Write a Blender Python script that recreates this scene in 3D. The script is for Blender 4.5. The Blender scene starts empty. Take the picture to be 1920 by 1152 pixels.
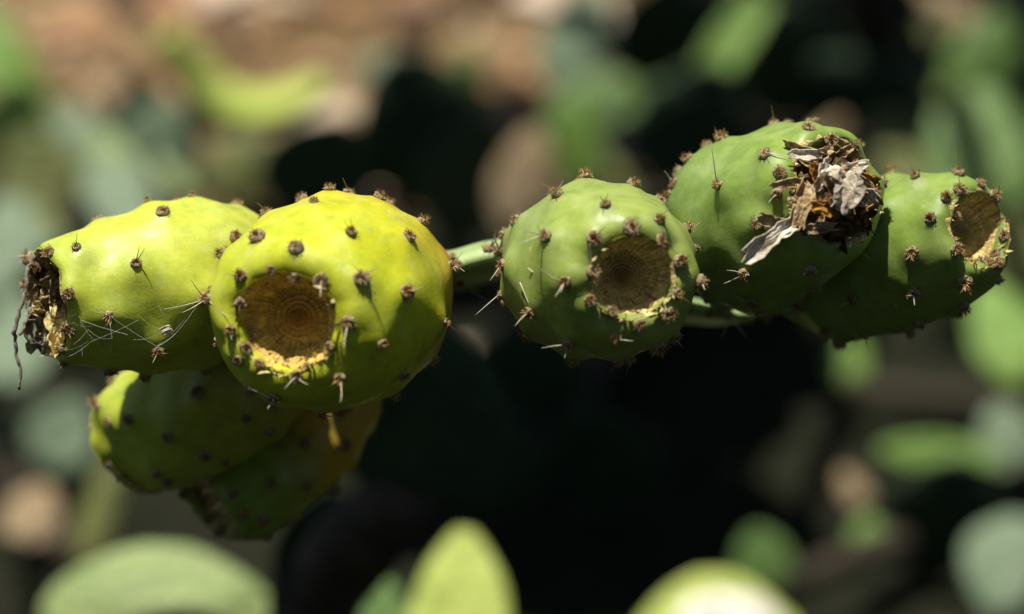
import bpy, bmesh, math, random
import numpy as np
from mathutils import Vector, Matrix, noise
from mathutils.bvhtree import BVHTree

random.seed(7); np.random.seed(7)
S = bpy.context.scene
COL = S.collection
V = Vector
R = math.radians

# ------------------------------------------------------------------ camera, sky, sun, exposure
PITCH = R(22.0)
CAM = V((0, 0, 1.0))
FOCUS = 0.618
WID = 0.41667                       # frame width divided by distance
cx_ = V((1, 0, 0)); cu_ = V((0, math.sin(PITCH), math.cos(PITCH))); cf_ = V((0, math.cos(PITCH), -math.sin(PITCH)))
cam_d = bpy.data.cameras.new('camera'); cam = bpy.data.objects.new('camera', cam_d); COL.objects.link(cam)
cam.location = CAM; cam.rotation_euler = (R(90) - PITCH, 0, 0)
cam_d.sensor_width = 36; cam_d.lens = 36 / WID
cam_d.clip_start = 0.02; cam_d.clip_end = 500
cam_d.dof.use_dof = True; cam_d.dof.focus_distance = FOCUS; cam_d.dof.aperture_fstop = 6.0
S.camera = cam
SUN_CAM = V((-0.14, 0.90, 0.37)).normalized()          # towards the sun: right, up, towards the viewer
SUN = (cx_ * SUN_CAM.x + cu_ * SUN_CAM.y - cf_ * SUN_CAM.z).normalized()
w = bpy.data.worlds.new('World'); S.world = w; w.use_nodes = True
nt = w.node_tree; bg = nt.nodes['Background']
sky = nt.nodes.new('ShaderNodeTexSky'); sky.sky_type = 'NISHITA'; sky.sun_disc = False
sky.sun_elevation = math.asin(SUN.z); sky.sun_rotation = math.atan2(SUN.x, SUN.y)
nt.links.new(sky.outputs[0], bg.inputs[0]); bg.inputs[1].default_value = 0.05
sd = bpy.data.lights.new('sun', 'SUN'); sun = bpy.data.objects.new('sun', sd); COL.objects.link(sun)
sd.energy = 5.0; sd.angle = R(0.53); sd.color = (1.0, 0.95, 0.86)
sun.rotation_euler = SUN.to_track_quat('Z', 'Y').to_euler(); sun.location = (0, 0, 5)
S.view_settings.view_transform = 'Standard'; S.view_settings.look = 'None'
S.view_settings.exposure = 0.36; S.view_settings.gamma = 1.0; S.view_settings.use_curve_mapping = False
S.render.engine = 'CYCLES'
S.cycles.use_denoising = True
S.cycles.max_bounces = 6
S.cycles.sample_clamp_indirect = 4

# ------------------------------------------------------------------ helpers
def at(px, py, d):                    # a point seen at photo pixel (1920 wide) at distance d
    return CAM + cf_ * d + cx_ * ((px - 960) / 1920 * WID * d) - cu_ * ((py - 576) / 1920 * WID * d)
def camdir(x, y, z):
    return (cx_ * x + cu_ * y - cf_ * z).normalized()
def px2m(n, d): return n * WID * d / 1920
def ray(px, py): return (at(px, py, 1.0) - CAM).normalized()

def tag(o, label=None, cat=None, group=None, kind=None):
    if label: o['label'] = label
    if cat: o['category'] = cat
    if group: o['group'] = group
    if kind: o['kind'] = kind
    return o
def link(name, me, parent=None, mat=None):
    o = bpy.data.objects.new(name, me); COL.objects.link(o)
    if mat:
        me.materials.clear()
        for m in (mat if isinstance(mat, (list, tuple)) else [mat]): me.materials.append(m)
    if parent: o.parent = parent
    return o
def empty(name, M):
    o = bpy.data.objects.new(name, None); COL.objects.link(o); o.matrix_world = M; o.empty_display_size = .01
    return o
def mesh(name, verts, faces, smooth=True, mats=None):
    me = bpy.data.meshes.new(name)
    me.from_pydata([tuple(v) for v in verts], [], faces); me.update()
    if smooth: me.polygons.foreach_set('use_smooth', [True] * len(me.polygons))
    if mats is not None: me.polygons.foreach_set('material_index', mats)
    return me
def fattr(me, name, vals):
    a = me.attributes.new(name, 'FLOAT', 'POINT'); a.data.foreach_set('value', [float(v) for v in vals])
def fbm(p, s, o=3):
    return noise.fractal(p * s, 1.0, 2.0, o)
def frame(z, up=V((0, 0, 1))):
    z = z.normalized(); x = up.cross(z)
    if x.length < 1e-4: x = V((1, 0, 0))
    x.normalize(); y = z.cross(x)
    return Matrix((x, y, z)).transposed()

def tube_geo(pts, rads, n=5, cap=True):
    vs, fs = [], []
    prev = None
    for i, p in enumerate(pts):
        a = pts[max(i - 1, 0)]; b = pts[min(i + 1, len(pts) - 1)]
        M = frame((b - a), V((0.31, 0.2, 0.93)))
        for k in range(n):
            t = 2 * math.pi * k / n
            vs.append(p + M @ V((math.cos(t) * rads[i], math.sin(t) * rads[i], 0)))
    for i in range(len(pts) - 1):
        for k in range(n):
            a = i * n + k; b = i * n + (k + 1) % n
            fs.append((a, b, b + n, a + n))
    if cap:
        fs.append(tuple(range(n))[::-1]); fs.append(tuple(range((len(pts) - 1) * n, len(pts) * n)))
    return vs, fs

# ------------------------------------------------------------------ materials
def new_mat(name):
    m = bpy.data.materials.new(name); m.use_nodes = True
    return m, m.node_tree, m.node_tree.nodes['Principled BSDF']
def ND(nt, t, **kw):
    n = nt.nodes.new(t)
    for k, v in kw.items():
        if k in ('operation', 'blend_type', 'data_type', 'attribute_name', 'noise_dimensions', 'feature', 'attribute_type', 'clamp_factor'): setattr(n, k, v)
        else: n.inputs[k].default_value = v
    return n
def ramp(nt, src, stops):
    r = nt.nodes.new('ShaderNodeValToRGB'); e = r.color_ramp.elements
    while len(e) < len(stops): e.new(0.5)
    for k, (p, c) in enumerate(stops):
        e[k].position = p; e[k].color = (*c, 1) if len(c) == 3 else c
    nt.links.new(src, r.inputs[0]); return r.outputs[0]
def mixc(nt, fac, a, b, mode='MIX'):
    n = nt.nodes.new('ShaderNodeMix'); n.data_type = 'RGBA'; n.blend_type = mode
    for s, v in ((n.inputs[0], fac), (n.inputs[6], a), (n.inputs[7], b)):
        if isinstance(v, (int, float)): s.default_value = v
        elif isinstance(v, tuple): s.default_value = (*v, 1)
        else: nt.links.new(v, s)
    return n.outputs[2]
def coords(nt): return nt.nodes.new('ShaderNodeTexCoord').outputs['Object']
def noi(nt, co, scale, detail=3, rough=.5):
    n = nt.nodes.new('ShaderNodeTexNoise'); n.inputs['Scale'].default_value = scale
    n.inputs['Detail'].default_value = detail; n.inputs['Roughness'].default_value = rough
    nt.links.new(co, n.inputs['Vector']); return n.outputs['Fac']
def bump(nt, bsdf, h, strength, dist):
    b = nt.nodes.new('ShaderNodeBump'); b.inputs['Strength'].default_value = strength; b.inputs['Distance'].default_value = dist
    nt.links.new(h, b.inputs['Height']); nt.links.new(b.outputs[0], bsdf.inputs['Normal'])

def skin_mat(name, low, mid, top, blush, patch, blush_amt=.5, sss=.03, st=(.0, .22, .55, .95)):
    """waxy fruit skin: colour runs from stalk end (low) over the belly (mid) to the rim (top), with ripe patches and dots"""
    m, nt, b = new_mat(name)
    co = coords(nt)
    al = ND(nt, 'ShaderNodeAttribute', attribute_name='along').outputs['Fac']
    n1 = noi(nt, co, 55, 3)
    ad = ND(nt, 'ShaderNodeMath', operation='MULTIPLY_ADD'); nt.links.new(n1, ad.inputs[0]); ad.inputs[1].default_value = .5
    nt.links.new(al, ad.inputs[2])
    sb = ND(nt, 'ShaderNodeMath', operation='SUBTRACT'); nt.links.new(ad.outputs[0], sb.inputs[0]); sb.inputs[1].default_value = .25
    c = ramp(nt, sb.outputs[0], [(st[0], blush), (st[1], low), (st[2], mid), (st[3], top)])
    n2 = noi(nt, co, 85, 4, .6)
    c = mixc(nt, ramp(nt, n2, [(.45, (0, 0, 0)), (.72, (blush_amt,) * 3)]), c, patch)
    c = mixc(nt, 1.0, c, ramp(nt, noi(nt, co, 190, 5, .65), [(.28, (.70, .76, .66)), (.5, (.96, .97, .95)), (.72, (1.14, 1.1, 1.25))]), 'MULTIPLY')
    # areole surroundings: slightly darker tissue right by the tufts
    ar = ND(nt, 'ShaderNodeAttribute', attribute_name='near').outputs['Fac']
    c = mixc(nt, ar, c, tuple(x * .55 for x in mid))
    c = mixc(nt, ramp(nt, noi(nt, co, 120, 6, .75), [(.5, (0, 0, 0)), (.75, (.15, .15, .15))]), c, (.62, .66, .50))
    mr = nt.nodes.new('ShaderNodeMapping'); mr.inputs['Scale'].default_value = (700, 90, 160); mr.inputs['Rotation'].default_value = (.4, .7, .3); nt.links.new(co, mr.inputs['Vector'])
    c = mixc(nt, ramp(nt, noi(nt, mr.outputs[0], 1.0, 2), [(.70, (0, 0, 0)), (.76, (.5, .5, .5))]), c, (.42, .36, .2))
    # fine pale stomata and scabs
    vo = nt.nodes.new('ShaderNodeTexVoronoi'); vo.inputs['Scale'].default_value = 1500; nt.links.new(co, vo.inputs['Vector'])
    dots = ramp(nt, vo.outputs['Distance'], [(.0, (1, 1, 1)), (.34, (0, 0, 0))])
    c = mixc(nt, mixc(nt, .34, (0, 0, 0), dots), c, tuple(min(.8, x * 1.6 + .06) for x in mid))
    vs = nt.nodes.new('ShaderNodeTexVoronoi'); vs.inputs['Scale'].default_value = 130; vs.inputs['Randomness'].default_value = 1; nt.links.new(co, vs.inputs['Vector'])
    sc = ramp(nt, vs.outputs['Distance'], [(.0, (1, 1, 1)), (.075, (.6, .6, .6)), (.1, (0, 0, 0))])
    gate = ramp(nt, noi(nt, co, 40, 2), [(.46, (0, 0, 0)), (.56, (.75, .75, .75))])
    c = mixc(nt, mixc(nt, 1.0, sc, gate, 'MULTIPLY'), c, (.55, .55, .33))
    nt.links.new(c, b.inputs['Base Color'])
    b.inputs['Subsurface Weight'].default_value = sss
    b.inputs['Subsurface Radius'].default_value = (.6, 1.0, .2); b.inputs['Subsurface Scale'].default_value = .0018
    n3 = noi(nt, co, 260, 3)
    nt.links.new(ramp(nt, n3, [(.3, (.37,) * 3), (.7, (.58,) * 3)]), b.inputs['Roughness'])
    b.inputs['Specular IOR Level'].default_value = .42
    h = mixc(nt, .5, noi(nt, co, 900, 3), noi(nt, co, 230, 2))
    bump(nt, b, h, .22, .0006)
    return m

def plain(name, c1, c2, scale, rough=.8, bumpd=0, bs=.5, detail=4, sss=0, spec=.3):
    m, nt, b = new_mat(name); co = coords(nt)
    n = noi(nt, co, scale, detail, .6)
    nt.links.new(ramp(nt, n, [(.35, c1), (.68, c2)]), b.inputs['Base Color'])
    b.inputs['Roughness'].default_value = rough; b.inputs['Specular IOR Level'].default_value = spec
    if bumpd: bump(nt, b, noi(nt, co, scale * 3, 4), bs, bumpd)
    return m

M_WOOL = plain('areole_wool', (.15, .10, .045), (.48, .38, .22), 1500, .95, .0004)
M_TUFT_B = plain('bristle_brown', (.20, .085, .02), (.42, .22, .06), 900, .6)
M_TUFT_G = plain('bristle_gold', (.50, .30, .07), (.72, .54, .22), 900, .5)
M_SPINE = plain('spine_horn', (.48, .42, .27), (.66, .62, .48), 500, .45)
M_SPINE_D = plain('spine_dark', (.22, .15, .05), (.40, .30, .12), 500, .5)
M_PETAL_W = plain('petal_bleached', (.42, .35, .24), (.85, .80, .67), 330, .8, .0007, .8)
M_PETAL_G = plain('petal_grey', (.22, .18, .12), (.60, .53, .40), 330, .8, .0008, .9)
M_PETAL_S = plain('petal_straw', (.24, .15, .06), (.58, .45, .25), 300, .8, .0009, .9)
M_PETAL_B = plain('petal_brown', (.05, .028, .012), (.22, .12, .045), 260, .8, .0009, .9)
M_PETAL_O = plain('petal_orange', (.32, .14, .02), (.55, .28, .05), 260, .7, .0006, .8)
M_TWIG = plain('dried_strand', (.10, .08, .06), (.33, .28, .21), 700, .9, .0006)
M_FIBRE = plain('straw_fibre', (.55, .42, .15), (.82, .72, .38), 500, .7, .0003)

def scar_mat(name, floor, wall, ringk):
    m, nt, b = new_mat(name); co = coords(nt)
    al = ND(nt, 'ShaderNodeAttribute', attribute_name='along').outputs['Fac']      # 0 floor centre .. 1 lip
    n1 = noi(nt, co, 420, 5, .65)
    ad = ND(nt, 'ShaderNodeMath', operation='MULTIPLY_ADD'); nt.links.new(n1, ad.inputs[0]); ad.inputs[1].default_value = .16; nt.links.new(al, ad.inputs[2])
    c = ramp(nt, ad.outputs[0], [(.2, floor), (.55, tuple((a + b_) / 2 for a, b_ in zip(floor, wall))), (.85, wall)])
    # annual-looking rings in the scar tissue
    sn = ND(nt, 'ShaderNodeMath', operation='MULTIPLY'); nt.links.new(ad.outputs[0], sn.inputs[0]); sn.inputs[1].default_value = ringk
    si = ND(nt, 'ShaderNodeMath', operation='SINE'); nt.links.new(sn.outputs[0], si.inputs[0])
    rg = ramp(nt, si.outputs[0], [(.0, (.30, .26, .22)), (.55, (1, 1, 1))])
    c = mixc(nt, .22, c, rg, 'MULTIPLY')
    c = mixc(nt, 1.0, c, ramp(nt, noi(nt, co, 1100, 4, .7), [(.3, (.55, .5, .45)), (.6, (1, 1, 1))]), 'MULTIPLY')
    nt.links.new(c, b.inputs['Base Color']); b.inputs['Roughness'].default_value = .75; b.inputs['Specular IOR Level'].default_value = .25
    fx = ND(nt, 'ShaderNodeAttribute', attribute_name='fx').outputs['Fac']; fy = ND(nt, 'ShaderNodeAttribute', attribute_name='fy').outputs['Fac']
    cv = nt.nodes.new('ShaderNodeCombineXYZ')
    for src, k_, sl in ((fx, 13, 0), (fy, 13, 1), (al, 3.5, 2)):
        mm = ND(nt, 'ShaderNodeMath', operation='MULTIPLY'); nt.links.new(src, mm.inputs[0]); mm.inputs[1].default_value = k_; nt.links.new(mm.outputs[0], cv.inputs[sl])
    fb = noi(nt, cv.outputs[0], 1.0, 6, .7)
    fbr = ramp(nt, fb, [(.34, (.30, .18, .07)), (.5, (.95, .86, .66)), (.66, (1.25, 1.22, 1.15))])
    wallw = ramp(nt, al, [(.3, (.25, .25, .25)), (.62, (1, 1, 1))])
    c = mixc(nt, wallw, c, mixc(nt, 1.0, c, fbr, 'MULTIPLY'))
    nt.links.new(c, b.inputs['Base Color'])
    bump(nt, b, mixc(nt, .6, si.outputs[0], mixc(nt, .75, n1, fb)), .6, .0006)
    return m

# ------------------------------------------------------------------ areole kit (shared meshes)
def areole_mesh(seed):
    rnd = random.Random(seed); vs, fs = [], []
    prof = [(1.3, -.9), (1.7, .0), (1.7, .55), (1.3, .95), (.8, .85), (.3, .6)]
    n = 11
    for r, z in prof:
        for k in range(n):
            t = 2 * math.pi * k / n; j = 1 + rnd.uniform(-.16, .16)
            vs.append(V((math.cos(t) * r * j, math.sin(t) * r * j, z + rnd.uniform(-.18, .18))))
    for i in range(len(prof) - 1):
        for k in range(n):
            a = i * n + k; b = i * n + (k + 1) % n
            fs.append((a, b, b + n, a + n))
    fs.append(tuple(range((len(prof) - 1) * n, len(prof) * n)))
    for k in range(70):                      # felt hairs
        t = rnd.uniform(0, 6.283); r = rnd.uniform(.8, 1.7); z = rnd.uniform(.3, 1.3)
        p = V((math.cos(t) * r, math.sin(t) * r, z)); d = V((math.cos(t + rnd.uniform(-.8, .8)), math.sin(t + rnd.uniform(-.8, .8)), rnd.uniform(-.2, 1.3))).normalized()
        s = d.cross(V((rnd.random(), rnd.random(), rnd.random()))).normalized() * .13
        i0 = len(vs); l = rnd.uniform(.45, .95)
        vs += [p - s, p + s, p + d * l]; fs.append((i0, i0 + 1, i0 + 2))
    return mesh('areole', [v * .001 for v in vs], fs, False)
def tuft_mesh(seed):
    rnd = random.Random(seed); vs, fs, ms = [], [], []
    lean = V((rnd.uniform(-.35, .35), rnd.uniform(-.35, .35), 0))
    for k in range(34):
        a = rnd.uniform(0, 6.283); rr = rnd.uniform(0, .75)
        p = V((math.cos(a) * rr, math.sin(a) * rr, .8)); d = (V((math.cos(a) * rr * 1.0, math.sin(a) * rr * 1.0, 1.1)) + lean + V((rnd.gauss(0, .2), rnd.gauss(0, .2), 0))).normalized()
        l = rnd.uniform(.9, 2.3); wd = rnd.uniform(.11, .19)
        M = frame(d); i0 = len(vs)
        for q in range(3):
            vs.append(p + M @ V((math.cos(q * 2.094) * wd, math.sin(q * 2.094) * wd, 0)))
        vs.append(p + d * l)
        for q in range(3): fs.append((i0 + q, i0 + (q + 1) % 3, i0 + 3)); ms.append(0 if k % 5 < 3 else 1)
    return mesh('glochid_tuft', [v * .001 for v in vs], fs, False, ms)
AREOLES = [areole_mesh(i) for i in range(7)]
TUFTS = [tuft_mesh(50 + i) for i in range(7)]
for a in AREOLES: a.materials.append(M_WOOL)
for a in TUFTS: a.materials.append(M_TUFT_B); a.materials.append(M_TUFT_G)

def spine_obj(parent, p0, p1, r0=.0002, mat=None, bend=.06, name='spine'):
    """parent-local spine from p0 to p1 (both given in parent space)"""
    d = p1 - p0; side = d.cross(V((.3, .5, .8))).normalized() * d.length * random.uniform(-bend, bend)
    pts = [p0 + d * t + side * math.sin(t * math.pi) for t in (0, .3, .6, .85, 1)]
    vs, fs = tube_geo(pts, [r0, r0 * .92, r0 * .7, r0 * .42, r0 * .08], 5)
    return link(name, mesh(name, vs, fs), parent, mat or M_SPINE)

# ------------------------------------------------------------------ fruit builder
def profile(L, Rm, tm, neck, rim, p, q, pb, qb, n=66):
    out = []
    for i in range(n + 1):
        t = (i / n)
        t = t ** .95
        if t <= tm:
            u = (tm - t) / tm; r = neck + (Rm - neck) * (max(0, 1 - u ** pb)) ** (1 / qb)
        else:
            u = (t - tm) / (1 - tm); r = rim + (Rm - rim) * (max(0, 1 - u ** p)) ** (1 / q)
        out.append((r, t * L, t))
    return out

def make_fruit(name, label, C, axis, L, Rm, tm=.58, neck=.006, rim=.012, depth=.008, p=2, q=2, pb=2, qb=1.6,
               areoles=(), spines=(), mat=None, smat=None, seed=1, squash=(1, 1), lump=.0009, tub=.0011, broad=.0012, floor_r=.6, roll=0, hidden=True, asc=.88, cork=1.16, fibres=26, fibre_dir=None):
    axis = axis.normalized()
    Mr = frame(axis, cu_).to_4x4()
    base = C - axis * (L * tm)
    M = Matrix.Translation(base) @ Mr
    Mi = M.inverted()
    root = empty(name, M); tag(root, label, 'prickly pear', 'prickly pears on the cactus pad')
    prof = profile(L, Rm, tm, neck, rim, p, q, pb, qb)
    lip = [(rim * .99, L - depth * .01, 1.0), (rim * .975, L - depth * .05, 1.0), (rim * .97, L - depth * .12, 1.0), (rim * .99, L - depth * .3, 1.0)]
    # outer skin
    n = 132
    vs, al = [], []
    so = V((seed * 3.7, seed * 1.3, seed * 7.1))
    def ragged(t, k):
        th = 2 * math.pi * k / n
        return noise.noise(V((math.cos(th) * 2.6, math.sin(th) * 2.6, seed * 2.3))) * .7 + noise.noise(V((math.cos(th) * 4, math.sin(th) * 4, seed * 5.3))) * .25
    rg = [ragged(1, k) for k in range(n)]
    rings = prof + lip
    for i, (r, z, t) in enumerate(rings):
        near_rim = max(0, (t - .86) / .14) ** 2
        for k in range(n):
            th = 2 * math.pi * k / n
            x, y = math.cos(th) * r * squash[0], math.sin(th) * r * squash[1]
            pt = V((x, y, z))
            d = fbm(pt + so, 55, 2) * lump + noise.noise((pt + so) * 130) * lump * .3
            nn = V((math.cos(th), math.sin(th), .0))
            pt = pt + nn * d * min(1, r / (Rm * .4))
            pt.z += rg[k] * near_rim * depth * .22
            pt += nn * rg[(k + 20) % n] * near_rim * rim * .10
            vs.append(pt); al.append(t)
    fs = []
    for i in range(len(rings) - 1):
        for k in range(n):
            a = i * n + k; b = i * n + (k + 1) % n
            fs.append((a, b, b + n, a + n))
    i0 = len(vs); vs.append(V((0, 0, -.001))); al.append(0)
    for k in range(n): fs.append((i0, (k + 1) % n, k))
    # scar bowl
    nb = 96
    D = depth
    sp = [(rim * (1.0 + (floor_r - 1.0) * u), L - D * (.04 + .94 * u ** .9)) for u in (0, .12, .24, .36, .48, .6, .72, .84, .94, 1.0)]
    outer = [(r, z + .00022) for (r, z, t) in prof if t > .955 and rim * 1.02 < r < rim * cork]
    if outer: outer[0] = (outer[0][0], outer[0][1] - .0006)
    sp[0] = (rim * 1.01, L + .00022); nout = len(outer) + 3; sp = outer + sp
    for j in range(1, 25): sp.append((rim * floor_r * (1 - j / 25), L - D * (1.0 - .07 * (j / 25) ** 2)))
    bv, bf, ba = [], [], []
    for i, (r, z) in enumerate(sp):
        f = i / (len(sp) - 1)
        for k in range(nb):
            th = 2 * math.pi * k / nb
            kk = int(k * n / nb) % n
            wob = noise.noise(V((math.cos(th) * 3, math.sin(th) * 3, i * .2 + seed))) * rim * .07 * (1 - f)
            fib = noise.noise(V((math.cos(th) * 16, math.sin(th) * 16, i * .25 + seed))) * rim * .035 * max(0, 1 - f * 3.2)
            step = (.00016 if i % 4 == 0 else 0) if i > nout + 6 else (.0004 if i % 2 and i > nout else 0)
            zz_fib = noise.noise(V((math.cos(th) * 22, math.sin(th) * 22, i * .7 + seed))) * .0005 * max(0, 1 - f * 2)
            rr = r + wob + fib
            zz = z + step + rg[kk] * depth * .22 * max(0, 1 - f * 3) + noise.noise(V((math.cos(th) * r * 300, math.sin(th) * r * 300, seed))) * .0004 + zz_fib
            bv.append(V((math.cos(th) * rr * squash[0], math.sin(th) * rr * squash[1], zz))); ba.append(1 - f)
    for i in range(len(sp) - 1):
        for k in range(nb):
            a = i * nb + k; b = i * nb + (k + 1) % nb
            bf.append((a, b, b + nb, a + nb))
    i0 = len(bv); bv.append(V((0, 0, L - D * .93))); ba.append(0)
    last = (len(sp) - 1) * nb
    for k in range(nb): bf.append((last + k, last + (k + 1) % nb, i0))
    # where the areoles sit
    bvh = BVHTree.FromPolygons([tuple(v) for v in vs], fs)
    bvh_s = BVHTree.FromPolygons([tuple(v) for v in bv], bf)
    o_l = Mi @ CAM
    spots = []
    for a in areoles:
        px, py = a[0], a[1]
        sc = a[2] if len(a) > 2 else 1.0
        dr = (Mi.to_3x3() @ ray(px, py)).normalized()
        hit, nrm, idx, dist = bvh.ray_cast(o_l, dr)
        hs, ns, i_, ds = bvh_s.ray_cast(o_l, dr)
        if hs is not None and (hit is None or ds < dist):      # ray goes into the crater: sit on the nearest lip instead
            hit, nrm, idx, dist = bvh.find_nearest(hs + V((0, 0, .003)))
            nrm = (nrm + V((hit.x, hit.y, 0)).normalized() * .3 + V((0, 0, .8))).normalized()
        if hit is None:
            dC = (C - CAM).dot(cf_)
            q_ = Mi @ at(px, py, dC)
            hit, nrm, idx, dist = bvh.find_nearest(q_)
        spots.append((hit.copy(), nrm.copy(), sc * random.uniform(.8, 1.15), (px, py)))
    if hidden:
        k = 0
        for i in range(80):
            t = .10 + .86 * (i + .5) / 80; th = i * 2.39996
            rr = np.interp(t, [x[2] for x in prof], [x[0] for x in prof])
            pt = V((math.cos(th) * rr * squash[0], math.sin(th) * rr * squash[1], t * L))
            hit, nrm, idx, dist = bvh.find_nearest(pt)
            if nrm.dot((o_l - hit).normalized()) > -.12: continue
            if min((hit - s[0]).length for s in spots) < .0072: continue
            spots.append((hit.copy(), nrm.copy(), random.uniform(.85, 1.1), None))
    # raise the tubercles
    P0 = np.array([tuple(v) for v in vs])
    me_tmp = mesh('tmp', vs, fs); nr = np.zeros(len(vs) * 3); me_tmp.vertices.foreach_get('normal', nr); nr = nr.reshape(-1, 3); bpy.data.meshes.remove(me_tmp)
    near = np.zeros(len(vs)); A_ = np.ones(len(vs)); B_ = np.ones(len(vs)); A2 = np.ones(len(bv)); B2 = np.ones(len(bv)); PB = np.array([tuple(v) for v in bv])
    top = np.array(al)
    for s in spots:
        d2 = ((P0 - np.array(tuple(s[0]))) ** 2).sum(1); e2 = ((PB - np.array(tuple(s[0]))) ** 2).sum(1)
        A_ *= 1 - .96 * np.exp(-d2 / (2 * .0026 ** 2)); B_ *= 1 - .96 * np.exp(-d2 / (2 * .0052 ** 2))
        A2 *= 1 - .96 * np.exp(-e2 / (2 * .0026 ** 2)); B2 *= 1 - .96 * np.exp(-e2 / (2 * .0052 ** 2))
        near = np.maximum(near, .55 * np.exp(-d2 / (2 * .0016 ** 2)))
    wr = np.clip((1.25 - np.array(al)) , 1, 1)
    disp = tub * (1 - A_) + broad * (1 - B_)
    dB = (tub * (1 - A2) + broad * (1 - B2) - broad * .35)
    for k_ in range(nout * nb): bv[k_].z += float(dB[k_])
    disp = disp - broad * .35
    disp[len(rings[:-4]) * n:len(rings) * n] *= .5
    P1 = P0 + nr * disp[:, None]
    me = mesh('skin', [tuple(v) for v in P1], fs); fattr(me, 'along', al); fattr(me, 'near', near)
    sk = link('skin', me, root, mat)
    bm_ = mesh('flower_scar', bv, bf); fattr(bm_, 'along', ba)
    fattr(bm_, 'fx', [math.cos(2 * math.pi * (k % nb) / nb) for k in range(len(bv))]); fattr(bm_, 'fy', [math.sin(2 * math.pi * (k % nb) / nb) for k in range(len(bv))])
    link('flower_scar', bm_, root, smat)
    # straw shreds round the scar's lip
    if fibres:
        fv, ff = [], []
        rnd = random.Random(seed + 99)
        fd = (Mi.to_3x3() @ fibre_dir) if fibre_dir is not None else None
        cnt = 0
        while cnt < fibres:
            th = rnd.uniform(0, 6.283)
            if fd is not None and rnd.random() > .5 + .5 * (math.cos(th) * fd.x + math.sin(th) * fd.y): continue
            cnt += 1
            f0 = rnd.uniform(-.25, .75); rr = rim * (1.02 - .2 * f0)
            pb_ = V((math.cos(th) * rr * squash[0], math.sin(th) * rr * squash[1], L - D * f0))
            inw = V((-math.cos(th), -math.sin(th), 0)); tg = V((-math.sin(th), math.cos(th), 0)); upv = V((0, 0, 1))
            d = (upv * rnd.uniform(.6, 1.2) + inw * rnd.uniform(-.1, .5) + tg * rnd.uniform(-.8, .8)).normalized()
            l = rnd.uniform(.0012, .0044); wv = tg * rnd.uniform(.0002, .0007)
            i0 = len(fv)
            fv += [pb_ - wv, pb_ + wv, pb_ + d * l * .6 + wv * .7 + inw * .0003, pb_ + d * l * .6 - wv * .7 + inw * .0003, pb_ + d * l]
            ff += [(i0, i0 + 1, i0 + 2, i0 + 3), (i0 + 3, i0 + 2, i0 + 4)]
        fo = link('straw_shreds', mesh('straw_shreds', fv, ff, False), root, M_FIBRE); fo['kind'] = 'stuff'
    # areoles with their bristles
    by_px = {}
    rnd = random.Random(seed)
    for hit, nrm, sc, pxy in spots:
        d2 = ((P0 - np.array(tuple(hit))) ** 2).sum(1); j = int(np.argmin(d2))
        pos = hit + nrm * float(disp[j] * .93)
        jit = V((rnd.gauss(0, .16), rnd.gauss(0, .16), rnd.gauss(0, .16)))
        zz = (nrm + jit).normalized()
        a = link('areole', AREOLES[rnd.randrange(7)], root)
        q_ = frame(zz).to_4x4() @ Matrix.Rotation(rnd.uniform(0, 6.28), 4, 'Z')
        s3 = V((sc * rnd.uniform(.88, 1.12), sc * rnd.uniform(.88, 1.12), sc * rnd.uniform(.85, 1.25))) * asc
        Ma_ = Matrix.Translation(pos) @ q_ @ Matrix.Diagonal((*s3, 1)); a.matrix_local = Ma_
        t_ = link('glochid_tuft', TUFTS[rnd.randrange(7)], a)
        t_.matrix_local = Matrix.Rotation(rnd.uniform(0, 6.28), 4, 'Z') @ Matrix.Scale(rnd.uniform(.6, 1.08), 4)
        if rnd.random() < .4:              # one or two short stiff bristles
            for _ in range(rnd.choice((1, 1, 2))):
                d = V((rnd.gauss(0, .7), rnd.gauss(0, .7), 1)).normalized()
                spine_obj(a, V((0, 0, .0008)), V((0, 0, .0008)) + d * rnd.uniform(.0025, .0048), .00011, M_SPINE_D if rnd.random() < .6 else M_SPINE)
        if pxy: by_px[pxy] = (a, pos, Ma_)
    for sp_ in spines:
        (ax, ay), (ex, ey), fwd = sp_[0], sp_[1], sp_[2]
        kbest = min(by_px, key=lambda k: (k[0] - ax) ** 2 + (k[1] - ay) ** 2)
        a, pos, Ma_ = by_px[kbest]
        if len(sp_) > 3:                       # a loose spine lying on the skin, starts away from any areole
            hp = bvh.ray_cast(o_l, (Mi.to_3x3() @ ray(ax, ay)).normalized())[0]
            p0w = M @ (hp + (o_l - hp).normalized() * .0018); par = root
        else:
            p0w = M @ pos; par = a
        d0 = (p0w - CAM).dot(cf_)
        p1w = at(ex, ey, d0 - fwd)
        if par is a:
            Ma = M @ Ma_; Mai = Ma.inverted()
            spine_obj(a, V((0, 0, .0008)), Mai @ p1w, .00019, M_SPINE)
        else:
            spine_obj(root, Mi @ p0w, Mi @ p1w, .00017, M_SPINE, name='loose_spine')
    return root, M

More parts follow.
